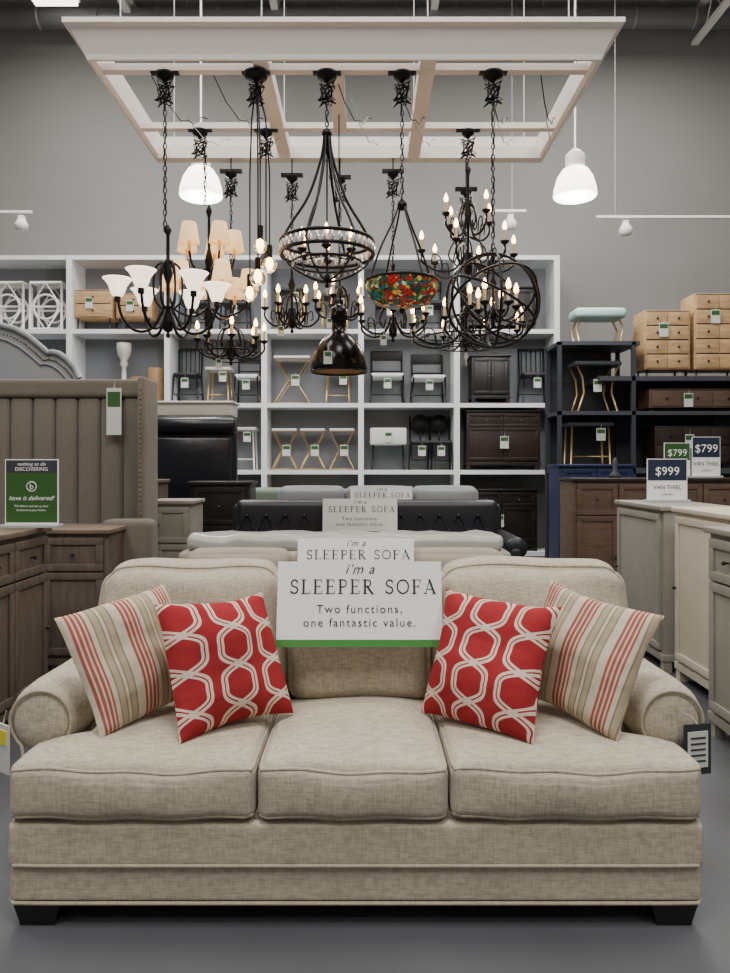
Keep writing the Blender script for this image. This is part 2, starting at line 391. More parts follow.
# ------------------------------------------------------------ sofa
def welt(b,mp,k,w=None,r=.006,ax=2,n=14):
    pts=[]
    seq=[(-1+2*i/n,-1) for i in range(n)]+[(1,-1+2*i/n) for i in range(n)]+[(1-2*i/n,1) for i in range(n)]+[(-1,1-2*i/n) for i in range(n)]
    for u,v in seq:
        p=[0,0,0]; p[ax]=w; p[(ax+1)%3]=u; p[(ax+2)%3]=v
        pts.append(mp(p))
    b.tube(pts,r,k,6,True)
def main_sofa():
    b=B('sleeper_sofa'); cx=-.03; k='linen'
    yF,yR=2.38,3.38
    # feet
    for sx in(-1,1):
        for y in(yF+.065,yR-.12):
            x=cx+sx*1.03
            b.add([(x-.055,y-.05,0),(x+.055,y-.05,0),(x+.055,y+.05,0),(x-.055,y+.05,0),(x-.078,y-.06,.085),(x+.078,y-.06,.085),(x+.078,y+.06,.085),(x-.078,y+.06,.085)],
                  [(3,2,1,0),(4,5,6,7),(0,1,5,4),(1,2,6,5),(2,3,7,6),(3,0,4,7)],'foot',False)
    b.at(0,0,.03)
    # base rails (two bands with welts)
    b.rbox((cx,(yF+yR)/2,.235),(1.123,(yR-yF)/2,.072),.018,k,n=12)
    b.rbox((cx,(yF+yR)/2,.112),(1.118,(yR-yF)/2-.004,.062),.014,k,n=12)
    for z in (.172,.052):
        b.tube([(cx-1.115,yR,z),(cx-1.118,yF+.02,z),(cx-1.10,yF-.002,z)]+[(cx+x/10,yF-.004,z) for x in range(-10,11)]+[(cx+1.10,yF-.002,z),(cx+1.118,yF+.02,z),(cx+1.115,yR,z)],.006,'linen_welt')
    b.box(cx-1.09,cx+1.09,yF+.03,yR-.03,.045,.3,'black')
    # seat cushions
    zc,hz=.405,.088
    def seat(x0,x1,ear):
        xc=(x0+x1)/2; hx=(x1-x0)/2; y0,y1=yF-.008,3.08
        def fn(o,p):
            if ear:
                t=(o.y-(y0+.20))/.05; t=max(0,min(1,t)); t=t*t*(3-2*t)
                side=max(0,p[0]*ear)
                o=Vector((o.x-ear*t*.15*side,o.y,o.z))
            sag=.006*math.sin(o.x*9+1)*math.sin(o.y*7)
            f=max(0,1-abs(o.y-y0)/.12)
            return Vector((o.x,o.y,o.z+sag*(p[2]>0)-.007*f*(1-p[0]**2)*(p[2]>.5)+.004*math.sin(o.x*23)*f))
        mp=b.rbox((xc,(y0+y1)/2,zc),(hx-.003,(y1-y0)/2,hz),.035,k,n=28,crown=(0,.018,.045),fn=fn)
        welt(b,mp,'linen_welt',.93,.0065,n=22); welt(b,mp,'linen_welt',-.93,.0065,n=22)
    seat(cx-1.123,-.352,-1); seat(-.350,.272,0); seat(.274,cx+1.123,1)
    b.box(cx-1.0,cx+1.0,yF+.03,yR-.05,.29,.33,'linen_welt')
    # arms : rolled, with plain welted scroll panel on the front
    for sx in(-1,1):
        ax=cx+sx*1.112
        R=.128; cz=.556
        b.lathe((ax,0,cz),[(0,2.605),(.04,2.602),(.085,2.606),(.105,2.617),(.118,2.632),(R,2.665),(R+.004,2.75),(R,2.95),(R-.004,3.34),(R-.02,3.37),(0,3.38)],k,32,'Y')
        b.rbox((cx+sx*1.085,3.0,.40),(.070,.385,.16),.03,k,n=10)
        pts=[]
        for i in range(25):
            a=math.radians(-50+280*i/24) if sx>0 else math.radians(230-280*i/24)
            pts.append((ax+.108*math.cos(a),2.606,cz+.108*math.sin(a)))
        xin=cx+sx*1.022; xout=cx+sx*1.148
        pts=[(xout,2.612,.28)]+pts+[(xin,2.612,.28)]
        b.tube(pts,.0065,'linen_welt')
    # back frame
    b.rbox((cx,3.31,.50),(1.10,.07,.45),.04,k,n=12)
    # back cushions
    def backc(x0,x1,z1,y,th,n=24,sd=0):
        xc=(x0+x1)/2; z0=.475; h=(z1-z0)/2
        def fn(o,p):
            zz=o.z-z0
            wob=.008*math.sin(o.x*13+o.z*7+sd)+.006*math.sin(o.z*21+o.x*5+sd)
            r=(abs(p[0])**4)
            return Vector((o.x-.018*p[0]*max(0,p[2])**3,o.y+.17*zz+(wob if p[1]<0 else 0),o.z-.02*r*max(0,p[2])+.006*math.sin(o.x*11+sd)*max(0,p[2])))
        mp=b.rbox((xc,y,z0+h),((x1-x0)/2,th,h),.085,k,n=n,crown=(.012,.055,.012),fn=fn)
        pts=[]
        for i in range(61):
            t=i/60
            if t<.25: p=[-1,-.8,-1+t*8]
            elif t<.75: p=[-1+(t-.25)*4,-.8,1]
            else: p=[1,-.8,1-(t-.75)*8]
            pts.append(mp(p))
        b.tube(pts,.006,'linen_welt',6)
    backc(cx-1.085,-.335,1.045,3.09,.11,sd=0); backc(.29,cx+1.13,1.05,3.09,.11,sd=2); backc(-.325,.28,1.02,3.11,.10,sd=4)
    return b.done()
main_sofa()
# hang tags on sofa arms
b=B('sofa_price_tag'); b.at(1.155,2.572,.415,rz=12)
b.box(-.052,.052,-.003,.003,.0,.175,'slate2'); b.box(-.040,.038,-.006,-.003,.025,.15,'tag')
for i in range(5): b.box(-.030,.028,-.0075,-.006,.045+i*.02,.051+i*.02,'ink')
b.tube([(0,0,.175),(-.02,.0,.20),(-.05,.02,.215)],.002,'tag',5); b.done()
b=B('sofa_sale_tag'); b.at(-1.272,2.60,.41,rz=-35)
b.box(-.04,.04,-.003,.003,0,.17,'tag'); b.box(-.03,.03,-.006,-.003,.10,.15,'yellow'); b.tube([(0,0,.17),(.02,0,.22)],.002,'tag',5); b.done()

# ------------------------------------------------------------ throw pillows
def pillow(name,BL,BR,up,k,S=.225,T=.075,off=.03,seed=0):
    dz=Vector((0,0,.035))
    BL=Vector(BL)+dz;BR=Vector(BR)+dz;up=Vector(up)
    U=(BR-BL).normalized(); V=(up-U*up.dot(U)).normalized(); N=U.cross(V)
    C=(BL+BR)/2+up/2+N*off
    b=B(name); n=30
    for sg in(1,-1):
        vs=[];fs=[]
        for i in range(n+1):
            for j in range(n+1):
                u=-1+2*i/n; v=-1+2*j/n
                u=math.sin(u*math.pi/2)*.35+u*.65; v=math.sin(v*math.pi/2)*.35+v*.65
                x=S*u*(1-.085*(1-v*v)+.02*math.sin(3*v+seed)); y=S*v*(1-.085*(1-u*u)+.02*math.sin(3*u+seed*2))
                t=T*((1-u*u)*(1-v*v))**.5
                t*=1+.12*math.sin(4*u+seed)+.10*math.cos(5*v+seed*2)
                bend=.02*math.sin(2.2*u+seed)*v   # floppy corners
                vs.append((x,y,sg*t+bend))
        for i in range(n):
            for j in range(n):
                f=(i*(n+1)+j,(i+1)*(n+1)+j,(i+1)*(n+1)+j+1,i*(n+1)+j+1)
                fs.append(f if sg>0 else f[::-1])
        b.add(vs,fs,k,True)
    ob=b.done()
    ob.matrix_world=Matrix((( U.x,V.x,N.x,C.x),(U.y,V.y,N.y,C.y),(U.z,V.z,N.z,C.z),(0,0,0,1)))
    return ob
pillow('striped_throw_pillow',(-.93,2.53,.525),(-.62,2.86,.60),(-.15,.07,.38),'stripe',.228,.085,.0,1)
pillow('trellis_throw_pillow',(-.638,2.51,.52),(-.285,2.816,.52),(-.115,.134,.42),'red',.238,.09,.01,2)
pillow('striped_throw_pillow',(.56,2.87,.60),(.88,2.53,.525),(.165,.07,.38),'stripe',.232,.085,.0,3)
pillow('trellis_throw_pillow',(.223,2.816,.52),(.553,2.51,.52),(.135,.134,.42),'red',.245,.09,.01,4)

# ------------------------------------------------------------ sleeper sofa signs
def sofa_sign(xc,y,zb,w,h,lean,full=True):
    b=B('sleeper_sofa_sign'); b.at(xc,y,zb+.03,rx=-lean)
    b.box(-w/2,w/2,0,.004,0,h,'paper'); b.box(-w/2,w/2,-.0015,0,.0,.028*h/.33,'greenstrip')
    b.box(-w/2,w/2,0.004,.09,h-.004,h,'paper')   # flap folded over the back cushion
    s=h/.33
    b.text("i'm a",.056*s,'ink',0,-.002,h-.048*s,shear=.35,space=1.1)
    serif_text(b,'SLEEPER SOFA',-w/2+.05,w/2-.02,h-.126*s,.055*s,-.002,'ink')
    b.text('Two functions,',.045*s,'ink',0,-.002,h-.200*s,space=1.22)
    b.text('one fantastic value.',.045*s,'ink',0,-.002,h-.252*s,space=1.22)
    return b.done()
sofa_sign(-.022,2.905,.745,.655,.335,13)

# ------------------------------------------------------------ sofas further back
def back_sofa(name,xc,y0,w,d,ztop,k,ncush=3,arm_h=.62,tuft=False,wing=0):
    b=B(name)
    b.rbox((xc,y0+d/2,.2),(w/2,d/2,.13),.03,k,n=6)
    for sx in(-1,1):
        for yy in(y0+.07,y0+d-.07): b.cyl(xc+sx*(w/2-.08),yy,0,.08,.03,'foot',8)
        b.rbox((xc+sx*(w/2-.07),y0+d/2,arm_h/2+.07),(.08,d/2-.02,arm_h/2-.05),.05,k,n=8)
        b.lathe((xc+sx*(w/2-.05),0,arm_h),[(0,y0+.03),(.08,y0+.02),(.09,y0+.05),(.09,y0+d-.03),(0,y0+d)],k,14,'Y')
    iw=w-.28
    for i in range(ncush):
        x0=xc-iw/2+iw*i/ncush; x1=x0+iw/ncush
        b.rbox(((x0+x1)/2,y0+d/2-.08,.4),((x1-x0)/2-.004,d/2-.1,.08),.035,k,n=8,crown=(0,0,.03))
    b.rbox((xc,y0+d-.09,ztop/2+.03),(w/2-.03,.08,ztop/2-.05),.05,k,n=10)
    if tuft:
        b.rbox((xc,y0+d-.2,ztop/2+.2),(iw/2+.06,.08,ztop/2-.18),.06,k,n=10,crown=(0,.02,0))
        for r in range(3):
            for c in range(13):
                x=xc-iw/2+iw*(c+.5*(r%2)+.25)/13
                b.ball(x,y0+d-.295,ztop-.12-r*.13,.016,'black',8)
                if r<2:
                    for q in(-1,1):
                        b.tube([(x,y0+d-.293,ztop-.12-r*.13),(x+q*iw/26,y0+d-.293,ztop-.25-r*.13)],.004,'black',4)
    else:
        cw=w-.12
        for i in range(ncush):
            x0=xc-cw/2+cw*i/ncush; x1=x0+cw/ncush
            b.rbox(((x0+x1)/2,y0+d-.22,ztop-.24),((x1-x0)/2-.004,.1,.25),.07,k,n=12,crown=(0,.04,.01))
    return b.done()
back_sofa('beige_loveseat',X(346,4.5),3.62,1.98,.95,.985,'beige2')
sofa_sign(X(356,4.3),4.15,.74,.66,.31,13)
def wrapped():
    b=B('plastic_wrapped_sofa_bed'); xc=X(346,5.4)
    b.rbox((xc,5.2,.28),(1.05,.42,.24),.04,'beige2',n=8)
    b.rbox((xc,5.5,.52),(1.08,.10,.46),.05,'beige2',n=8)
    def fn(o,p): return Vector((o.x,o.y,o.z+.012*math.sin(o.x*17)*math.sin(o.y*9+o.x*3)+.006*math.sin(o.x*41)))
    b.rbox((xc+.0,5.28,.94),(1.10,.18,.06),.05,'plastic',n=40,crown=(0,0,.015),fn=fn)
    b.rbox((xc+.0,5.26,.82),(1.15,.18,.075),.04,'beige2',n=14)
    for sx in(-1,1):
        b.rbox((xc+sx*1.0,5.2,.45),(.08,.42,.3),.05,'beige2',n=8)
        for yy in(4.85,5.55): b.cyl(xc+sx*.95,yy,0,.06,.03,'foot',8)
    b.done()
wrapped()
back_sofa('charcoal_tufted_sofa',X(367,6.8),5.9,2.5,.95,1.16,'charcoal',3,.82,tuft=True)
sofa_sign(X(360,6.5),6.42,.86,.65,.31,10)
back_sofa('grey_sofa',X(378,8.1),7.3,2.25,.9,1.25,'greyfab',3,.8)
sofa_sign(X(381,7.9),7.72,.93,.65,.31,10)
b=B('green_seat_bench')
xc=X(275,8.6)
b.rbox((xc,8.7,1.13),(.3,.25,.09),.05,'green_c',n=8)
b.box(xc-.28,xc+.28,8.47,8.93,.35,1.05,'whitecer')
for sx in(-1,1):
    for yy in(8.5,8.9): b.cyl(xc+sx*.24,yy,0,.36,.025,'oak',8)
b.done()

# ------------------------------------------------------------ cabinets
def cab(b,w,d,h,cols,rows,k,kt=None,knob='black',leg=.08,over=.02,bar=False,topt=.035):
    """local: x 0..w, front y=0 facing -y, z 0..h ; rows = list of relative heights (bottom->top)"""
    kt=kt or k
    b.box(0,w,0.012,d,leg,h-topt,k,.004)
    b.box(-over,w+over,-over,d+over*.5,h-topt,h,kt,.008)
    b.box(-.008,w+.008,0,d,leg,leg+.05,k,.004)
    for x in(.0,w-.06):
        for y in(.01,d-.07): b.box(x,x+.06,y,y+.06,0,leg+.01,k)
    z=leg+.07; tot=sum(rows); H2=h-topt-.02-z
    for r in rows:
        rh=H2*r/tot
        nc=cols if isinstance(cols,int) else cols[rows.index(r)]
        for c in range(nc):
            x0=.03+(w-.06)*c/nc+.006; x1=.03+(w-.06)*(c+1)/nc-.006; z0=z+.006; z1=z+rh-.006
            b.box(x0,x1,-.002,.014,z0,z1,k,.003)
            f=min(.05,(z1-z0)*.22)
            b.box(x0,x1,-.014,-.001,z0,z0+f,k,.003); b.box(x0,x1,-.014,-.001,z1-f,z1,k,.003)
            b.box(x0,x0+f,-.014,-.001,z0+f,z1-f,k,.003); b.box(x1-f,x1,-.014,-.001,z0+f,z1-f,k,.003)
            tall=(z1-z0)>(x1-x0)*.9
            if tall:
                kx=x1-.025 if c%2==0 and nc>1 else x0+.025
                b.ball(kx,-.03,(z0+z1)/2,.012,knob,8); b.lathe((kx,0,(z0+z1)/2),[(.006,-.03),(.006,0)],knob,6,'Y')
            else:
                for kx in ([(x0+x1)/2] if x1-x0<.6 else [x0+(x1-x0)*.25,x0+(x1-x0)*.75]):
                    b.ball(kx,-.03,(z0+z1)/2,.012,knob,8); b.lathe((kx,0,(z0+z1)/2),[(.006,-.03),(.006,0)],knob,6,'Y')
        z+=rh
def cabinet(name,x,y,z,rz,*a,**k):
    b=B(name); b.at(x,y,z,rz); cab(b,*a,**k); return b.done()
cabinet('brown_dresser',-1.97,3.25,0,90,1.35,.55,1.115,3,[3,1],'brown','browntop')
cabinet('brown_sideboard',X(42,5.25),5.2,0,0,.49,.5,1.04,1,[2.4,1],'brown','browntop')
cabinet('grey_sideboard',2.13,6.25,0,-90,.95,.5,1.195,1,[1],'greycab')
cabinet('cream_sideboard',2.15,5.14,0,-90,.94,.5,1.20,1,[1],'cream')
cabinet('grey_buffet',1.90,4.1,0,-90,.9,.5,1.15,2,[3,1],'greycab')
cabinet('walnut_sideboard',X(573,7.4),7.4,0,0,1.75,.5,1.36,4,[2.6,1],'walnut','espresso')
cabinet('navy_sideboard',X(557,9),8.9,0,0,.9,.5,1.50,2,[2.6,1],'navy')
cabinet('greige_nightstand',X(152,6.5),6.5,0,0,.36,.4,1.18,1,[1,1,1],'greycab')
cabinet('black_nightstand',X(190,7.2),7.2,0,0,.58,.42,1.33,1,[1,1,1],'blackwood',knob='nail')
cabinet('taupe_cabinet',X(112,7.0),7.0,0,0,.42,.42,1.35,1,[1,1,1],'brown')

# sign holders
def stand_sign(name,x,y,z,w,h,style,rz=0,price='$999'):
    b=B(name); b.at(x,y,z,rz)
    b.box(-w/2-.01,w/2+.01,-.05,.05,0,.02,'acrylic',.003)
    b.box(-w/2,w/2,-.004,.004,.02,h,'paper')
    if style=='green':
        b.box(-w/2+.006,w/2-.006,-.006,-.004,.03,h*.80,'signgreen'); b.box(-w/2+.006,w/2-.006,-.006,-.004,h*.80,h-.006,'ink')
        b.text('nothing to do',h*.075,'paper',0,-.008,h*.905,shear=.2); b.text('DISCOVERING',h*.075,'paper',0,-.008,h*.83)
        b.text('have it delivered!',h*.095,'paper',0,-.008,h*.40,shear=.3)
        b.text('We deliver and set up your',h*.045,'paper',0,-.008,h*.30); b.text('furniture in your home.',h*.045,'paper',0,-.008,h*.24)
        b.ring((0,-.007,h*.60),h*.07,.0025,'paper',Matrix.Rotation(math.pi/2,3,'X'),20,4)
        b.text('b',h*.12,'paper',0,-.008,h*.56)
    else:
        b.box(-w/2+.006,w/2-.006,-.006,-.004,h*.5,h-.006,style)
        b.text(price,h*.28,'paper',-.0,-.008,h*.62); b.text('VAN THIEL',h*.13,'ink',0,-.008,h*.30); b.text('collection',h*.07,'ink',0,-.008,h*.16)
    return b.done()
stand_sign('delivery_sign',X(32,4.45),4.45,1.115,.32,.41,'green',0)
stand_sign('price_sign',X(667,5.9),5.9,1.195,.32,.345,'navyprint')
stand_sign('price_sign',X(706,7.6),7.6,1.36,.29,.42,'navyprint',price='$799')
stand_sign('price_sign',X(677,7.65),7.65,1.36,.27,.36,'signgreen',price='$799')

# ------------------------------------------------------------ left beds / headboards
def tag(b,x,y,z,h=.14,w=.09):
    b.box(x-w/2,x+w/2,y-.003,y+.003,z-h,z,'tag'); b.box(x-w/2+.008,x+w/2-.008,y-.005,y-.003,z-h*.4,z-h*.08,'signgreen')
    b.tube([(x,y,z),(x+.01,y,z+.06)],.002,'tag',4)
def wingbed():
    b=B('channel_tufted_wing_bed'); yh=6.15
    xr=X(145,5.95); xl=xr-1.75; top=2.2
    b.rbox(((xl+xr)/2,yh+.06,1.05),((xr-xl)/2,.06,top-1.05),.03,'taupe',n=6)
    n=9
    for i in range(n):
        x0=xl+.04+(xr-xl-.08)*i/n; x1=xl+.04+(xr-xl-.08)*(i+1)/n
        b.rbox(((x0+x1)/2,yh-.02,1.30),((x1-x0)/2-.001,.05,.75),.035,'taupe',n=8,crown=(0,.015,0))
    b.rbox(((xl+xr)/2,yh-.02,2.12),((xr-xl)/2-.02,.075,.075),.03,'taupe',n=8)
    for x in(xl,xr):
        b.rbox((x,yh-.12,1.10),(.028,.20,1.09),.02,'taupe',n=8)
        for i in range(52): b.ball(x,yh-.322,.15+i*.038,.008,'nail',6)
    b.rbox(((xl+xr)/2,5.78,.28),((xr-xl)/2,.36,.16),.04,'taupe',n=8)
    b.rbox(((xl+xr)/2-.02,5.80,.58),((xr-xl)/2-.06,.33,.16),.07,'beige2',n=8)
    b.rbox((xr-.02,5.62,.58),(.19,.10,.50),.05,'taupe',n=8)
    for x in(xl+.05,xr-.05):
        for y in(5.5,6.1): b.cyl(x,y,0,.14,.03,'foot',8)
    tag(b,X(114,6.0),6.0,Z(388,6.0),.38,.12)
    b.done()
wingbed()
def archhead():
    b=B('arched_grey_headboard'); y=7.6
    xs=[X(p,y) for p in(-60,-20,0,15,28,38,45,48,52,60,68,75,80)]
    zs=[Z(p,y) for p in(322,323,325,329,336,344,350,353,352,354,360,368,378)]
    n=len(xs); vs=[];fs=[]
    for yy in(y,y+.1):
        for x,z in zip(xs,zs): vs+= [(x,yy,z),(x,yy,.0)]
    for i in range(n-1):
        fs.append((2*i,2*i+1,2*i+3,2*i+2)); o=2*n
        fs.append((o+2*i,o+2*i+2,o+2*i+3,o+2*i+1)); fs.append((2*i,2*i+2,o+2*i+2,o+2*i))
    fs.append((2*(n-1),2*(n-1)+1,2*n+2*(n-1)+1,2*n+2*(n-1))); fs.append((0,2*n,2*n+1,1))
    b.add(vs,fs,'greyfab',False)
    for off,r in((.0,.03),(.12,.012)):
        b.tube([(x-off*.6,y-.01,z-off) for x,z in zip(xs,zs)],r,'greyfab',8)
    for i in range(n-1):
        for t in(0,.25,.5,.75):
            b.ball(xs[i]*(1-t)+xs[i+1]*t-.04,y-.012,zs[i]*(1-t)+zs[i+1]*t-.07,.01,'nail',6)
    b.done()
archhead()
def blackbed():
    b=B('black_leather_bed'); y=8.3
    x0,x1=X(152,y),X(236,y); zt=Z(420,y)
    b.rbox(((x0+x1)/2,y+.08,zt/2+.05),((x1-x0)/2,.08,zt/2-.05),.05,'leather',n=10)
    b.lathe((0,y-.02,zt-.06),[(0,x0),(.09,x0),(.1,x0+.02),(.1,x1-.02),(.09,x1),(0,x1)],'leather',18,'X')
    b.rbox(((x0+x1)/2,y-.03,1.45),((x1-x0)/2-.04,.05,.36),.04,'leather',n=8,crown=(0,.03,0))
    b.rbox(((x0+x1)/2,y-.25,.5),((x1-x0)/2,.2,.45),.08,'charcoal',n=6)
    for x in(x0+.05,x1-.05): b.box(x-.04,x+.04,y-.3,y+.1,0,.12,'foot')
    b.done()
    b=B('cream_console'); y=9.2; x0,x1=X(150,y),X(232,y); zt=Z(401,y)
    b.box(x0,x1,y,y+.4,zt-.18,zt,'whitecer',.01); b.box(x0-.03,x1+.03,y-.03,y+.43,zt-.03,zt,'whitecer',.01)
    for x in(x0+.04,x1-.08):
        for yy in(y+.03,y+.33): b.box(x,x+.05,yy,yy+.05,0,zt-.15,'whitecer')
    b.box(x0+.03,x1-.03,y+.02,y+.38,.25,.3,'whitecer'); b.done()
blackbed()

# ------------------------------------------------------------ white shelving wall
YS=12.0; SB=YS+.62
edges=[-28,69,167,264,361,457,557]; EX=[X(p,YS) for p in edges]
SZ=[.08,Z(470,YS),Z(403,YS),Z(329,YS),Z(255,YS)]
b=B('white_display_shelving')
for i,x in enumerate(EX): b.box(x-.045,x+.045,YS,SB,0,SZ[4],'whiteshelf')
for z in SZ: b.box(EX[0],EX[-1],YS+.01,SB,z-.07,z,'whiteshelf')
b.box(EX[0],EX[-1],YS+.05,SB,0,.02,'slate')
b.box(EX[0],EX[-1],SB-.03,SB,0,SZ[4],'shelfback')
b.done()
YI=YS+.3
def chair(name,xc,y,z,w,h,kf,ks,style=0):
    b=B(name); s=w/2; sh=h*.5
    for sx in(-1,1):
        b.tube([(xc+sx*s,y-s,z),(xc+sx*s*.9,y-s*.9,z+sh)],.016,kf)
        b.tube([(xc+sx*s,y+s,z),(xc+sx*s*.9,y+s*.8,z+sh),(xc+sx*s*.92,y+s*1.0,z+h)],.016,kf)
        b.tube([(xc+sx*s*.97,y-s*.97,z+sh*.35),(xc+sx*s*.97,y+s*.9,z+sh*.35)],.01,kf)
    b.tube([(xc-s,y,z+sh*.35),(xc+s,y,z+sh*.35)],.01,kf)
    b.rbox((xc,y,z+sh),(s*.95,s*.95,.035),.025,ks,n=6)
    if style==0:
        b.rbox((xc,y+s*.98,z+h-.07),(s*.95,.02,.08),.015,kf,n=6)
        b.tube([(xc-s*.92,y+s*.9,z+sh+.12),(xc+s*.92,y+s*.9,z+sh+.12)],.012,kf)
    elif style==1:
        for i in range(5): b.tube([(xc+(-.7+.35*i)*s,y+s*.85,z+sh),(xc+(-.7+.35*i)*s,y+s,z+h)],.009,kf)
        b.tube([(xc-s*.92,y+s,z+h),(xc+s*.92,y+s,z+h)],.018,kf)
    else:
        b.lathe((xc,y+s*.9,z+h-.13),[(0,-.02),(s*.8,-.02),(s*.85,0),(s*.8,.02),(0,.02)],kf,20,'Y')
        b.tube([(xc,y+s*.9,z+h-.13),(xc,y+s*.7,z+sh)],.016,kf)
    tag(b,xc,y-s-.02,z+sh-.06,.16,.12)
    return b.done()
def xstool(name,xc,y,z,w,h,kf,ks,cush=True):
    b=B(name); s=w/2
    for yy in(y-s*.6,y+s*.6):
        b.tube([(xc-s,yy,z+.015),(xc-s*.2,yy,z+h*.5),(xc-s*.95,yy,z+h-.02)],.011,kf); b.tube([(xc+s,yy,z+.015),(xc+s*.2,yy,z+h*.5),(xc+s*.95,yy,z+h-.02)],.011,kf)
        b.tube([(xc-s*.2,yy,z+h*.5),(xc+s*.2,yy,z+h*.5)],.011,kf)
        b.tube([(xc-s,yy,z+.015),(xc+s,yy,z+.015)],.010,kf)
        b.tube([(xc-s,yy,z+h-.02),(xc+s,yy,z+h-.02)],.012,kf)
    for sx in(-1,1):
        b.tube([(xc+sx*s,y-s*.6,z+.015),(xc+sx*s,y+s*.6,z+.015)],.010,kf); b.tube([(xc+sx*s,y-s*.6,z+h-.02),(xc+sx*s,y+s*.6,z+h-.02)],.010,kf)
    if cush: b.rbox((xc,y,z+h),(s*1.02,s*.75,.022),.015,ks,n=6)
    tag(b,xc+s*.2,y-s*.6-.03,z+h*.62,.18,.13)
    return b.done()
def table(name,xc,y,z,w,h,kf,ks,d=.4):
    b=B(name)
    b.box(xc-w/2,xc+w/2,y-d/2,y+d/2,z+h-.05,z+h,ks,.01)
    for sx in(-1,1):
        for sy in(-1,1): b.tube([(xc+sx*(w/2-.04),y+sy*(d/2-.04),z),(xc+sx*(w/2-.06),y+sy*(d/2-.05),z+h-.05)],.014,kf)
    b.tube([(xc-w/2+.05,y-d/2+.05,z+h*.25),(xc+w/2-.05,y-d/2+.05,z+h*.25)],.01,kf)
    tag(b,xc+w*.2,y-d/2-.01,z+h-.08,.16,.12)
    return b.done()
def chest(name,xc,y,z,w,h,k,rows,leg='black',cols=1,d=.42,lh=.12):
    b=B(name); b.at(xc-w/2,y-d/2,z)
    b.box(0,w,0,d,lh,h,k,.006)
    for r in range(rows):
        z0=lh+.02+(h-lh-.03)*r/rows; z1=lh+.02+(h-lh-.03)*(r+1)/rows-.015
        for c in range(cols):
            x0=.02+(w-.04)*c/cols+.004; x1=.02+(w-.04)*(c+1)/cols-.004
            b.box(x0,x1,-.014,.002,z0,z1,k,.004); b.box(x0,x1,-.003,.003,z1,z1+.013,'black')
            b.ball((x0+x1)/2,-.03,(z0+z1)/2,.016,'black',8)
    for x in(.04,w-.06):
        for y2 in(.04,d-.06): b.tube([(x,y2,0),(x+.01,y2,lh)],.014,leg)
    tag(b,w*.4,-.03,h*.8,.18,.12)
    return b.done()
z1,z2,z3,z4=SZ[3],SZ[2],SZ[1],SZ[0]
for p in(12,50):
    b=B('white_lattice_screen'); xc=X(p,YI)
    w=.52; h=.78
    for yy in(YI-.16,YI+.16):
        for sx in(-1,1): b.tube([(xc+sx*w/2,yy,z1),(xc+sx*w/2,yy,z1+h)],.022,'whitemetal')
        for zz in(.03,h*.5,h): b.tube([(xc-w/2,yy,z1+zz),(xc+w/2,yy,z1+zz)],.018,'whitemetal')
        b.ring((xc,yy,z1+h*.5),.2,.018,'whitemetal',Matrix.Rotation(math.pi/2,3,'X'),20)
        b.tube([(xc,yy,z1),(xc-w/2,yy,z1+h*.5),(xc,yy,z1+h),(xc+w/2,yy,z1+h*.5),(xc,yy,z1)],.014,'whitemetal')
    b.box(xc-w/2,xc+w/2,YI-.17,YI+.17,z1+h,z1+h+.03,'whitemetal')
    b.done()
chest('oak_accent_cabinet',X(98,YI),YI,z1,.62,.66,'oak',2,lh=.2)
chest('oak_accent_cabinet',X(138,YI),YI,z1,.58,.60,'oak',2,lh=.2)
b=B('turned_candle_holder'); b.lathe((X(124,YI-.1),YI-.1,z2),[(0,0),(.12,0),(.13,.05),(.05,.1),(.04,.2),(.09,.26),(.1,.32),(.04,.38),(.035,.6),(.07,.66),(.05,.72),(.1,.8),(.12,.90),(.12,1.0),(0,1.0)],'whitecer',16); b.done()
for p,h in((139,.45),(156,.6)):
    b=B('stump_stool'); b.lathe((X(p,YI),YI,z2),[(0,0),(.14,0),(.15,.1),(.135,h*.5),(.145,h-.03),(.13,h),(0,h)],'stump',14); b.done()
chair('dark_dining_chair',X(188,YI),YI,z2,.42,.95,'black','black',1)
table('brass_side_table',X(220,YI),YI,z2,.42,.6,'gold','whitecer')
chair('dark_dining_chair',X(248,YI),YI,z2,.4,.9,'black','seatwhite',0)
chair('dark_dining_chair',X(195,YI),YI,z1,.45,.9,'black','black',0)
chair('dark_dining_chair',X(236,YI),YI,z1,.45,.9,'black','black',1)
table('white_side_table',X(243,YI),YI,z3,.5,.7,'whitemetal','whitecer')
table('white_side_table',X(205,YI),YI,z3,.5,.7,'whitemetal','seatwhite')
xstool('gold_x_stool',X(293,YI),YI,z2,.58,.76,'gold','seatwhite')
table('gold_side_table',X(338,YI),YI,z2,.46,.55,'gold','black')
xstool('gold_x_stool',X(285,YI),YI,z3,.40,.66,'gold','seatwhite'); xstool('gold_x_stool',X(313,YI),YI,z3,.40,.66,'gold','seatwhite')
xstool('gold_x_stool',X(342,YI),YI,z3,.40,.66,'gold','seatwhite')
table('gold_side_table',X(290,YI),YI,z1,.5,.7,'gold','black'); table('gold_side_table',X(335,YI),YI,z1,.5,.6,'gold','black')
chair('black_metal_chair',X(387,YI),YI,z2,.56,.92,'black','seatwhite',0)
chair('black_metal_chair',X(428,YI),YI,z2,.56,.86,'black','seatwhite',0)
b=B('bench_stool'); xc=X(388,YI)
b.rbox((xc,YI,z3+.55),(.30,.2,.14),.03,'seatwhite',n=6)
for sx in(-1,1):
    for sy in(-1,1): b.tube([(xc+sx*.27,YI+sy*.16,z3),(xc+sx*.24,YI+sy*.14,z3+.42)],.016,'black')
tag(b,xc,YI-.22,z3+.62,.16,.12); b.done()
chair('black_bistro_chair',X(421,YI),YI,z3,.38,.9,'black','black',2); chair('black_bistro_chair',X(440,YI),YI,z3,.38,.9,'black','black',2)
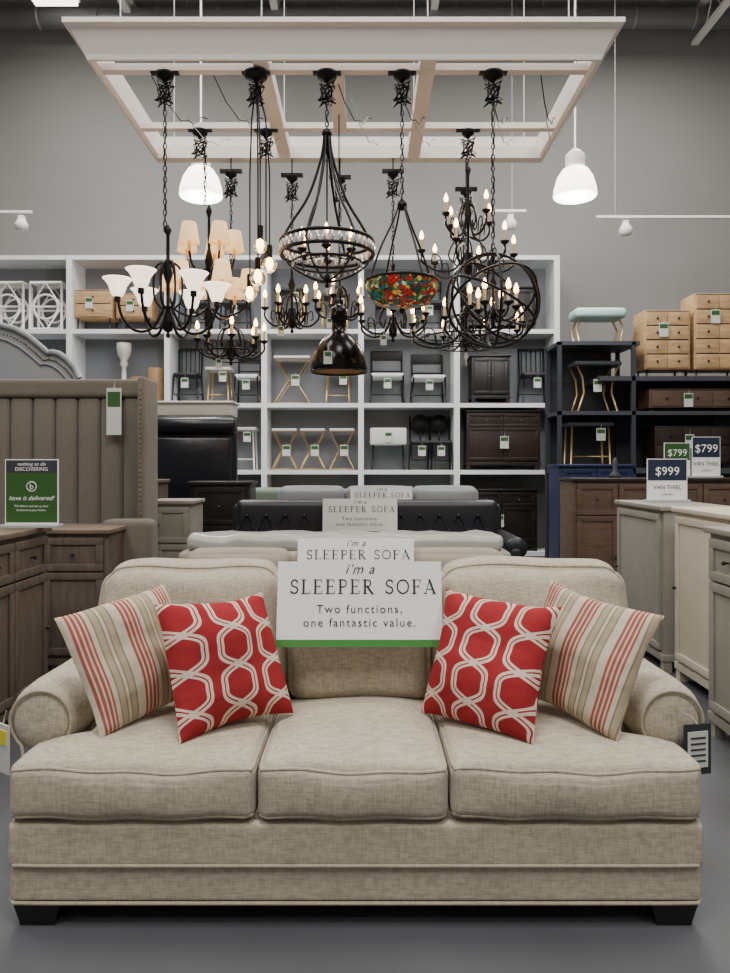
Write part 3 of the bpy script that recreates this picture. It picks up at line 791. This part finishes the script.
chair('black_metal_chair',X(390,YI),YI,z1,.5,.9,'black','black',1); chair('black_metal_chair',X(428,YI),YI,z1,.5,.9,'black','black',0)
table('low_wood_table',X(300,YI),YI,z4,.8,.5,'oak','oak')
chair('dark_dining_chair',X(410,YI),YI,z4,.5,.95,'black','black',1)
b=B('black_accent_cabinet'); b.at(X(465,YS+.1),YS+.1,z1); cab(b,1.15,.45,.72,2,[1],'blackwood',knob='nail'); b.done()
b=B('black_accent_cabinet'); b.at(X(472,YS+.1),YS+.1,z2); cab(b,.62,.45,.80,2,[1],'blackwood',knob='nail'); b.done()
chair('dark_dining_chair',X(534,YI),YI,z2,.46,.95,'black','black',1)
b=B('espresso_cabinet'); b.at(X(467,YS+.1),YS+.1,z3); cab(b,1.2,.45,.98,2,[2.4,1],'espresso',knob='nail'); b.at(0,0,0); tag(b,X(505,YS),YS+.05,z3+.55,.2,.14); b.done()
b=B('espresso_cabinet'); b.at(X(467,YS+.1),YS+.1,z4); cab(b,1.15,.45,1.02,2,[2.4,1],'blackwood',knob='nail'); b.at(0,0,0); tag(b,X(500,YS),YS+.05,z4+.6,.2,.14); b.done()
chest('black_chest',X(215,YI),YI,z4,.9,.9,'blackwood',3,cols=2)
chest('oak_low_chest',X(120,YI),YI,z3,.9,.8,'walnut',3,cols=2)

# ------------------------------------------------------------ right-hand slate display rack
b=B('slate_display_rack'); yr=9.6
xl,xr=X(558,yr),6.6
zA,zB,zC=Z(341,yr),Z(376,yr),Z(411,yr); zD=Z(468,yr)
b.box(xl,X(640,yr),yr,yr+.7,zA-.05,zA,'slate')
b.box(X(600,yr),xr,yr,yr+.7,zB-.06,zB,'slate')
b.box(xl,xr,yr,yr+.7,zC-.05,zC,'slate')
b.box(xl,xr,yr,yr+.7,zD-.07,zD,'slate')
b.box(xl,xr,yr+.66,yr+.7,0,zB,'slate2')
b.box(xl,X(628,yr),yr+.66,yr+.7,zB,zA,'slate')
for x in(xl,X(632,yr),X(735,yr),xr-.06):
    top=zA if x<X(640,yr) else zB
    for y in(yr,yr+.6): b.box(x,x+.05,y,y+.05,0,top-.01,'slate2')
b.done()
yi=yr+.32
b=B('teal_bench'); xc=X(597,yi)
b.rbox((xc,yi,zA+.40),(.34,.2,.065),.05,'teal',n=8,crown=(0,0,.01))
for sx in(-1,1):
    b.tube([(xc+sx*.27,yi-.12,zA+.014),(xc+sx*.31,yi-.12,zA+.2),(xc+sx*.25,yi-.12,zA+.34)],.014,'gold')
    b.tube([(xc+sx*.27,yi+.12,zA+.014),(xc+sx*.31,yi+.12,zA+.2),(xc+sx*.25,yi+.12,zA+.34)],.014,'gold')
    b.tube([(xc+sx*.27,yi-.12,zA+.014),(xc+sx*.27,yi+.12,zA+.014)],.014,'gold')
b.tube([(xc-.27,yi-.12,zA+.014),(xc+.27,yi-.12,zA+.014)],.014,'gold')
b.done()
b=B('gold_curved_stool'); xc=X(594,yi)
for sx in(-1,1):
    for yy in(yi-.16,yi+.16):
        b.tube([(xc+sx*.28,yy,zC+.62),(xc+sx*.20,yy,zC+.45),(xc+sx*.18,yy,zC+.25),(xc+sx*.26,yy,zC+.012)],.014,'gold')
    b.tube([(xc+sx*.26,yi-.16,zC+.014),(xc+sx*.26,yi+.16,zC+.014)],.012,'gold')
b.rbox((xc,yi,zC+.64),(.31,.2,.03),.02,'slate',n=6); tag(b,xc-.02,yi-.22,zC+.42,.16,.11); b.done()
table('gold_leg_table',X(587,yi),yi,zD,.6,.60,'gold','slate')
chest('oak_drawer_chest',X(661,yi),yi,zB,.60,.88,'oak',4,cols=2,lh=.1)
chest('oak_drawer_chest',X(712,yi),yi,zB,.66,1.10,'oak',5,cols=2,lh=.1)
chest('walnut_console',X(690,yi),yi,zC,1.25,.30,'walnut',1,cols=3,lh=.05)
chest('espresso_low_chest',X(690,yi),yi,zD,1.1,.55,'espresso',2,cols=3,lh=.05)
b=B('wooden_finial_lamp'); b.lathe((X(615,7.65),7.65,1.36),[(0,0),(.06,0),(.06,.03),(.02,.07),(.03,.14),(.015,.2),(0,.21)],'slate',12); b.done()

# ------------------------------------------------------------ lighting display frame
def crown_bar(b,p0,p1,outv,z0,z1):
    p0=Vector(p0);p1=Vector(p1);o=Vector(outv)
    prof=[(0,z0),(0.02,z0-.0),(.03,z0+.03),(.10,z1-.04),(.13,z1-.03),(.13,z1),(-.02,z1),(-.02,z0+.02),(0,z0)]
    vs=[];fs=[];d=(p1-p0).normalized(); n=len(prof)
    for p,e in((p0,-1),(p1,1)):
        for r,z in prof: vs.append(p+o*r+d*e*max(r,0)+Vector((0,0,z)))
    for i in range(n-1): fs.append((i,i+1,n+i+1,n+i))
    b.add(vs,fs,'whitemetal',False)
b=B('ceiling_lighting_display_frame')
fx0,fx1,fy0,fy1=-1.71,1.45,4.62,6.15; z0,z1_=4.01,4.21
crown_bar(b,(fx0,fy0,0),(fx1,fy0,0),(0,-1,0),z0,z1_); crown_bar(b,(fx1,fy1,0),(fx0,fy1,0),(0,1,0),z0,z1_)
crown_bar(b,(fx0,fy1,0),(fx0,fy0,0),(-1,0,0),z0,z1_); crown_bar(b,(fx1,fy0,0),(fx1,fy1,0),(1,0,0),z0,z1_)
for x in(-.66,.40): b.box(x-.05,x+.05,fy0,fy1,z0+.02,z0+.12,'whitemetal')
for y in(4.78,5.6): b.box(fx0,fx1,y-.03,y+.03,z0+.015,z0+.06,'whitemetal')
b.box(fx0,fx1,fy1-.08,fy1,z0,z0+.1,'whitemetal')
for x in(fx0+.15,-.66,.40,fx1-.15):
    for y in(fy0+.1,fy1-.1): b.tube([(x,y,z0+.1),(x,y,9.3)],.004,'cabletan',5)
for x in(fx0+.3,-1.0,-.2,.2,.8,fx1-.3):
    for q in(0,.35):
        pts=[(x+.25*t/8+q*.3,4.85+.6*t/8+q,4.06-.16*math.sin(math.pi*t/8)+.02*math.sin(t*3)) for t in range(9)]
        b.tube(pts,.004,'cabletan' if q else 'blackmetal',4)
b.done()

# ------------------------------------------------------------ chandelier toolkit
def chain(b,x,y,za,zb,k='blackmetal',L=.045):
    n=max(1,int((za-zb)/(L*.78))); st=(za-zb)/n
    for i in range(n):
        zc=za-st*(i+.5); pts=[]
        for j in range(8):
            a=2*math.pi*j/8; u=.011*math.cos(a); v=L*.5*math.sin(a)
            pts.append((x+u,y,zc+v) if i%2 else (x,y+u,zc+v))
        b.tube(pts,.0035,k,4,True)
    b.tube([(x+.008*math.sin(i),y+.008*math.cos(i),za+(zb-za)*i/24) for i in range(25)],.0035,k,4)
def random_knot(b,x,y,z,k):
    for q in range(2):
        pts=[(x+.055*math.sin(i*1.9+q),y+.05*math.cos(i*2.3+q),z-.05+.07*math.sin(i*1.3+q*2)) for i in range(14)]
        b.tube(pts,.0055,k,4)
def canopy(b,x,y,z,r=.06,k='blackmetal'):
    b.lathe((x,y,z),[(0,-.05),(.012,-.05),(.02,-.035),(r*.9,-.02),(r,0),(r,.01),(0,.01)],k,16)
    b.box(x-.09,x+.09,y-.02,y+.02,z+.005,z+.03,k)
    random_knot(b,x,y,z-.07,k)
def bulb(b,x,y,z,s=1.0):
    b.lathe((x,y,z),[(0,0),(.009*s,.0),(.015*s,.018*s),(.012*s,.035*s),(.004*s,.055*s),(0,.06*s)],'bulb',8)
def candle(b,x,y,z,h=.09):
    b.lathe((x,y,z),[(0,-.02),(.012,-.015),(.03,.0),(.034,.01),(.012,.008),(.012,.01)],'blackmetal',10)
    b.cyl(x,y,z+.005,z+h,.011,'candle',8); bulb(b,x,y,z+h,1.15)
def arm(b,cx,cy,a,pts,r=.008,k='blackmetal'):
    P=[Vector((p[0],p[1])) for p in pts]; P=[P[0]*2-P[1]]+P+[P[-1]*2-P[-2]]
    out=[]
    for i in range(1,len(P)-2):
        for t in range(6):
            t/=6; p0,p1,p2,p3=P[i-1],P[i],P[i+1],P[i+2]
            q=.5*((2*p1)+(p2-p0)*t+(2*p0-5*p1+4*p2-p3)*t*t+(3*p1-p0-3*p2+p3)*t**3)
            out.append(q)
    out.append(P[-2])
    b.tube([(cx+q.x*math.cos(a),cy+q.x*math.sin(a),q.y) for q in out],r,k,6)
def column(b,x,y,zt,zb,r=.025,k='blackmetal'):
    h=zt-zb
    b.lathe((x,y,zb),[(0,-.04),(.012,-.035),(.016,-.02),(.006,-.005),(r,.02*h),(r*1.2,.1*h),(r*.4,.2*h),(r*.4,.45*h),(r*1.1,.55*h),(r*.4,.65*h),(r*.35,.9*h),(r*.8,.95*h),(.005,h)],k,12)
def bell_shade(b,x,y,z,s=1,k='frost'):
    pr=[(.015,0),(.03,.005),(.042,.03),(.05,.06),(.07,.09),(.085,.105)]
    pr=[(r*s,zz*s) for r,zz in pr]
    b.lathe((x,y,z),pr+[(pr[-1][0]-.004,pr[-1][1])]+[(max(r-.004,.001),zz+.002) for r,zz in reversed(pr[:-1])],k,16)
def drum_shade(b,x,y,z,s=1):
    b.lathe((x,y,z),[(.062*s,0),(.042*s,.12*s),(.039*s,.12*s),(.059*s,0),(.062*s,0)],'shade',16)
def drop(b,x,y,z,s=.012,k='crystal'):
    b.lathe((x,y,z),[(0,s*1.2),(s*.7,0),(0,-s*2)],k,5)
def hangtag(b,x,y,z): tag(b,x,y,z,.08,.05)

# A: six-light chandelier with frosted up-shades
d=4.78; x=X(168,d); yA=d
b=B('frosted_shade_chandelier'); canopy(b,X(165,d),yA,z0+.0); chain(b,X(165,d),yA,z0-.05,Z(232,d))
zc=Z(332,d); column(b,x,yA,Z(225,d),zc,.032)
for i in range(6):
    a=2*math.pi*i/6+.25; R=.31; zt=Z(301,d)
    arm(b,x,yA,a,[(.02,zc+.16),(.10,zc+.02),(.20,zc+.0),(.28,zc+.08),(R,zt)],.010)
    arm(b,x,yA,a,[(.02,zc+.46),(.08,zc+.40),(.085,zc+.22),(.03,zc+.14)],.008)
    ex,ey=x+R*math.cos(a),yA+R*math.sin(a)
    b.cyl(ex,ey,zt-.02,zt+.015,.02,'blackmetal',10); bell_shade(b,ex,ey,zt+.01,1.1)
b.done()
# B: two tier with fabric shades
d=5.6; x=X(209,d)
b=B('fabric_shade_chandelier'); canopy(b,X(200,d),d,z0); chain(b,x-.03,d,z0-.05,Z(205,d)); column(b,x,d,Z(205,d),Z(330,d),.03)
for tier,(R,n,py,ph) in enumerate(((.19,5,249,.3),(.30,6,290,.0))):
    zt=Z(py,d)
    for i in range(n):
        a=2*math.pi*i/n+ph
        arm(b,x,d,a,[(.02,zt-.14),(R*.4,zt-.2),(R*.85,zt-.15),(R,zt-.05)],.009)
        ex,ey=x+R*math.cos(a),d+R*math.sin(a); b.cyl(ex,ey,zt-.06,zt+.04,.012,'candle',8); bulb(b,ex,ey,zt+.04); drum_shade(b,ex,ey,zt+.0,1.25)
b.done()
def candle_ch(name,px,d,ztop_px,zbody_px,R,n,ph=0,crystals=False,tiers=1,hoop=False,canz=None):
    b=B(name); x=X(px,d); cz=canz if canz else z0
    canopy(b,x,d,cz,.05); zt=Z(ztop_px,d); zb=Z(zbody_px,d)
    if canz: b.tube([(x,d,cz),(x,d,z0+.02)],.006,'blackmetal')
    chain(b,x,d,cz-.05,zt); column(b,x,d,zt,zb-.02,.03)
    for t in range(tiers):
        RR=R*(1-.42*t); zz=zb+.10+t*.26; nn=n if t==0 else max(4,n-2)
        for i in range(nn):
            a=2*math.pi*i/nn+ph+t*.4
            arm(b,x,d,a,[(.02,zz+.04),(RR*.28,zz-.08),(RR*.65,zz-.10),(RR*.98,zz-.04),(RR,zz+.03)],.009)
            arm(b,x,d,a,[(.02,zz+.16),(RR*.3,zz+.12),(RR*.42,zz+.02),(RR*.3,zz-.03),(RR*.24,zz+.02)],.006)
            arm(b,x,d,a,[(RR*.55,zz-.1),(RR*.6,zz-.0),(RR*.75,zz+.02),(RR*.78,zz-.04),(RR*.7,zz-.05)],.005)
            ex,ey=x+RR*math.cos(a),d+RR*math.sin(a); candle(b,ex,ey,zz+.04)
            if crystals:
                for q in range(3): drop(b,ex+.02*math.cos(q*2.1),ey+.02*math.sin(q*2.1),zz-.01-.02*(q%2),.010)
                for q in range(7):
                    tt=q/6; rr=.05+(RR-.05)*tt
                    drop(b,x+rr*math.cos(a),d+rr*math.sin(a),zz+.20-.14*tt-.09*math.sin(math.pi*tt),.008)
    if hoop:
        b.ring((x,d,zb+.05),R*.8,.007,'blackmetal'); b.ring((x,d,zb-.02),R*.45,.006,'blackmetal')
    if crystals: drop(b,x,d,zb-.09,.03); drop(b,x,d,zb-.15,.015)
    else: hangtag(b,x-.08,d-.1,zb-.02)
    return b.done()
candle_ch('iron_candle_chandelier',231,6.08,290,358,.27,8,.2,hoop=True,canz=Z(172,6.05))
candle_ch('bronze_candle_chandelier',292,6.08,250,326,.22,6,.1,canz=Z(176,6.05))
candle_ch('crystal_candle_chandelier',468,5.6,165,272,.36,6,.15,crystals=True,tiers=2)
candle_ch('scroll_arm_chandelier',466,6.08,285,345,.47,8,.3,crystals=True,canz=Z(190,6.05),hoop=True)
candle_ch('iron_candle_chandelier',393,6.08,262,335,.30,6,.5,canz=Z(172,6.05))
candle_ch('bronze_candle_chandelier',340,6.08,270,318,.20,5,.7,canz=Z(178,6.05))
# D: cluster of globe pendants
b=B('glass_globe_pendant_cluster'); d=4.78; x=X(256,d); canopy(b,x,d,z0,.08)
for (gx,gy,gz,gr) in((258,0,278,.055),(247,.12,290,.05),(268,.08,262,.05),(262,-.08,250,.045)):
    ex=X(gx,d); zz=Z(gz,d)
    b.tube([(x,d,z0-.04),(x+(ex-x)*.7,d+gy*.7,z0-.25),(ex,d+gy,z0-.6),(ex,d+gy,zz+.12)],.0055,'blackmetal',5)
    b.cyl(ex,d+gy,zz+.05,zz+.13,.020,'blackmetal',10); b.ball(ex,d+gy,zz,gr,'glass',14); bulb(b,ex,d+gy,zz-.02,1.2)
b.done()
b=B('black_cord_pendant'); d=5.6; x=X(266,d); canopy(b,x,d,z0,.05)
b.tube([(x,d,z0),(x,d,Z(250,d))],.006,'blackmetal'); b.lathe((x,d,Z(262,d)),[(.02,.1),(.03,.06),(.07,.0),(.075,-.01)],'blackmetal',14); bulb(b,x,d,Z(266,d),1.3); b.done()
# E: crystal ring chandelier with swept arms
b=B('crystal_ring_chandelier'); d=4.78; x=X(327,d); canopy(b,x,d,z0,.07); chain(b,x,d,z0-.05,Z(132,d))
zt=Z(132,d); R=.30; zr=Z(248,d)
b.lathe((x,d,zt),[(0,.02),(.03,.01),(.035,-.02),(.015,-.04),(0,-.04)],'blackmetal',12)
for i in range(6):
    a=2*math.pi*i/6+.15
    arm(b,x,d,a,[(.015,zt-.01),(.04,zt-.18),(.12,zt-.42),(.23,zt-.60),(R,zr+.02)],.0095)
    arm(b,x,d,a,[(R,zr-.02),(R*.8,zr-.12),(R*.4,zr-.19),(0,zr-.22)],.007)
    candle(b,x+R*.6*math.cos(a+.4),d+R*.6*math.sin(a+.4),zr-.04,.08)
    b.tube([(x,d,zr-.05),(x+R*.6*math.cos(a+.4),d+R*.6*math.sin(a+.4),zr-.05)],.006,'blackmetal')
b.ring((x,d,zr+.035),R,.012,'blackmetal'); b.ring((x,d,zr-.045),R,.012,'blackmetal'); b.ring((x,d,zr-.1),R*.75,.007,'blackmetal')
for i in range(40):
    a=2*math.pi*i/40; b.lathe((x+R*math.cos(a),d+R*math.sin(a),zr-.005),[(0,.035),(.011,.02),(.012,0),(.011,-.02),(0,-.035)],'crystal',6)
for i in range(30):
    a=2*math.pi*i/30; drop(b,x+R*.75*math.cos(a),d+R*.75*math.sin(a),zr-.12,.012)
column(b,x,d,zr+.05,zr-.22,.02); b.tube([(x,d,zt),(x,d,zr)],.006,'blackmetal')
drop(b,x,d,zr-.27,.02); b.done()
# G: dark metal dome pendant
b=B('black_dome_pendant'); d=5.33; x=X(339,d); zb=Z(372,d)
b.tube([(x,d,z0+.02),(x,d,zb+.5)],.005,'blackmetal'); b.box(x-.05,x+.05,d-.52,d+.30,z0+.005,z0+.04,'whitemetal')
o=[(.205,0),(.205,.03),(.195,.09),(.175,.15),(.14,.21),(.095,.26),(.055,.285),(.05,.37),(.06,.38),(.06,.45),(.03,.48),(0,.50)]
b.lathe((x,d,zb),[(.19,.005)]+o,'bronze',28); b.lathe((x,d,zb),[(.198,.002),(.185,.09),(.13,.2),(.05,.27),(0,.275)],'frostdim',24)
b.ring((x,d,zb),.203,.006,'bronze')
b.lathe((x,d,zb+.2),[(0,-.05),(.04,-.03),(.04,.02),(.02,.06),(0,.06)],'seatwhite',10); tag(b,x-.07,d-.20,zb+.12,.09,.06); b.done()
# H: stained glass bowl pendant
b=B('stained_glass_bowl_pendant'); d=4.78; x=X(402,d); canopy(b,x,d,z0,.06); chain(b,x,d,z0-.05,Z(205,d))
zt=Z(205,d); zr=Z(282,d); R=.235
b.lathe((x,d,zt),[(0,.03),(.03,.02),(.035,-.02),(.0,-.04)],'blackmetal',12)
for i in range(4):
    a=2*math.pi*i/4+.5; arm(b,x,d,a,[(.02,zt),(.07,zt-.12),(.16,zt-.3),(R,zr)],.007)
b.lathe((x,d,zr),[(R,0),(R*.99,-.04),(R*.93,-.09),(R*.72,-.14),(R*.35,-.165),(0,-.172)],'stained',28)
b.lathe((x,d,zr),[(R*.97,0),(R*.88,-.085),(R*.6,-.13),(0,-.155)],'frostdim',28)
b.ring((x,d,zr),R,.009,'blackmetal'); b.ball(x,d,zr-.185,.02,'blackmetal'); b.done()
# J: orb chandelier
b=B('iron_orb_chandelier'); d=4.78; x=X(493,d); canopy(b,x,d,z0,.07); zc=Z(301,d); R=.30
chain(b,x,d,z0-.05,zc+R)
for rt in(Matrix.Rotation(math.pi/2,3,'X'),Matrix.Rotation(math.pi/2,3,'Y'),Matrix.Rotation(.5,3,'Y'),Matrix.Rotation(-.6,3,'X')@Matrix.Rotation(-.3,3,'Y'),Matrix.Rotation(1.0,3,'X')@Matrix.Rotation(.6,3,'Y'),Matrix.Rotation(-1.1,3,'X')@Matrix.Rotation(.6,3,'Y')):
    b.ring((x,d,zc),R,.009,'blackmetal',rt,40)
column(b,x,d,zc+R,zc-.12,.022)
for i in range(6):
    a=2*math.pi*i/6; arm(b,x,d,a,[(.02,zc-.06),(.07,zc-.12),(.13,zc-.10),(.15,zc-.05)],.007); candle(b,x+.15*math.cos(a),d+.15*math.sin(a),zc-.04)
b.done()

# ------------------------------------------------------------ high-bay pendants, tracks
def highbay(px,py,d,s=1.0):
    b=B('highbay_pendant_light'); x=X(px,d); z=Z(py,d)
    b.lathe((x,d,z),[(.0,-.02*s),(.27*s,-.02*s),(.29*s,0),(.28*s,.10*s),(.24*s,.24*s),(.17*s,.35*s),(.12*s,.38*s)],'highbay',24)
    b.lathe((x,d,z),[(.12*s,.37*s),(.13*s,.40*s),(.13*s,.55*s),(.08*s,.60*s),(.03*s,.64*s),(0,.65*s)],'whitemetal',16)
    b.tube([(x,d,z+.64*s),(x,d,9.3)],.012,'whitemetal'); b.done()
    l=bpy.data.lights.new('lamp_highbay','POINT'); l.energy=110; l.shadow_soft_size=.25; lo=bpy.data.objects.new('lamp_highbay',l); lo.location=(x,d,z-.35); bpy.context.collection.objects.link(lo)
highbay(201,196,9.0,.9); highbay(575,196,9.0,.9)
b=B('track_light_rail'); y=11.2
for xa,xb,py in((X(-120,y),X(32,y),213),(X(596,y),X(860,y),218),(X(495,y),X(526,y),212)):
    z=Z(py,y); b.box(xa,xb,y-.02,y+.02,z,z+.035,'whitemetal')
for px,py in((22,218),(625,223),(510,217)):
    xx=X(px,y); z=Z(py,y); b.box(xx-.04,xx+.04,y-.05,y+.05,z-.03,z+.03,'whitemetal'); b.lathe((xx,y-.02,z-.16),[(0,-.02),(.09,-.02),(.10,.06),(.05,.14),(0,.15)],'whitemetal',14)
for xx in(X(-60,y),X(760,y),X(512,y),X(615,y)): b.tube([(xx,y,Z(216,y)),(xx,y,9.3)],.003,'cabletan',5)
b.done()
b=B('ceiling_fluorescent_fixture'); b.box(X(36,12),X(78,12),11.7,12.0,8.93,9.0,'highbay'); b.box(X(34,12),X(80,12),11.68,12.02,9.0,9.3,'whitemetal'); b.done()

# ------------------------------------------------------------ lights
def area(name,x,y,z,s,e,col=(1,.975,.935)):
    l=bpy.data.lights.new(name,'AREA'); l.shape='SQUARE'; l.size=s; l.energy=e; l.color=col
    o=bpy.data.objects.new(name,l); o.location=(x,y,z); bpy.context.collection.objects.link(o)
for i,(x,y,e) in enumerate(((-4,-2,320),(4,-2,320),(0,.5,380),(-4,4,240),(4,4,240),(-4,9.5,290),(4,9.5,290),(0,8,280))):
    area('ceiling_area_lamp',x,y,8.6,2.2,e)
w=bpy.data.worlds.new('World'); bpy.context.scene.world=w; w.use_nodes=True
w.node_tree.nodes['Background'].inputs[0].default_value=(.8,.85,.9,1); w.node_tree.nodes['Background'].inputs[1].default_value=.3

# ------------------------------------------------------------ camera
cd=bpy.data.cameras.new('camera'); co=bpy.data.objects.new('camera',cd); bpy.context.collection.objects.link(co)
co.location=(0,0,H); co.rotation_euler=(math.pi/2,0,0)
cd.sensor_fit='VERTICAL'; cd.sensor_height=36; cd.lens=F/973*36
cd.shift_y=-(486.5-HY)/973
cd.clip_end=100
bpy.context.scene.camera=co
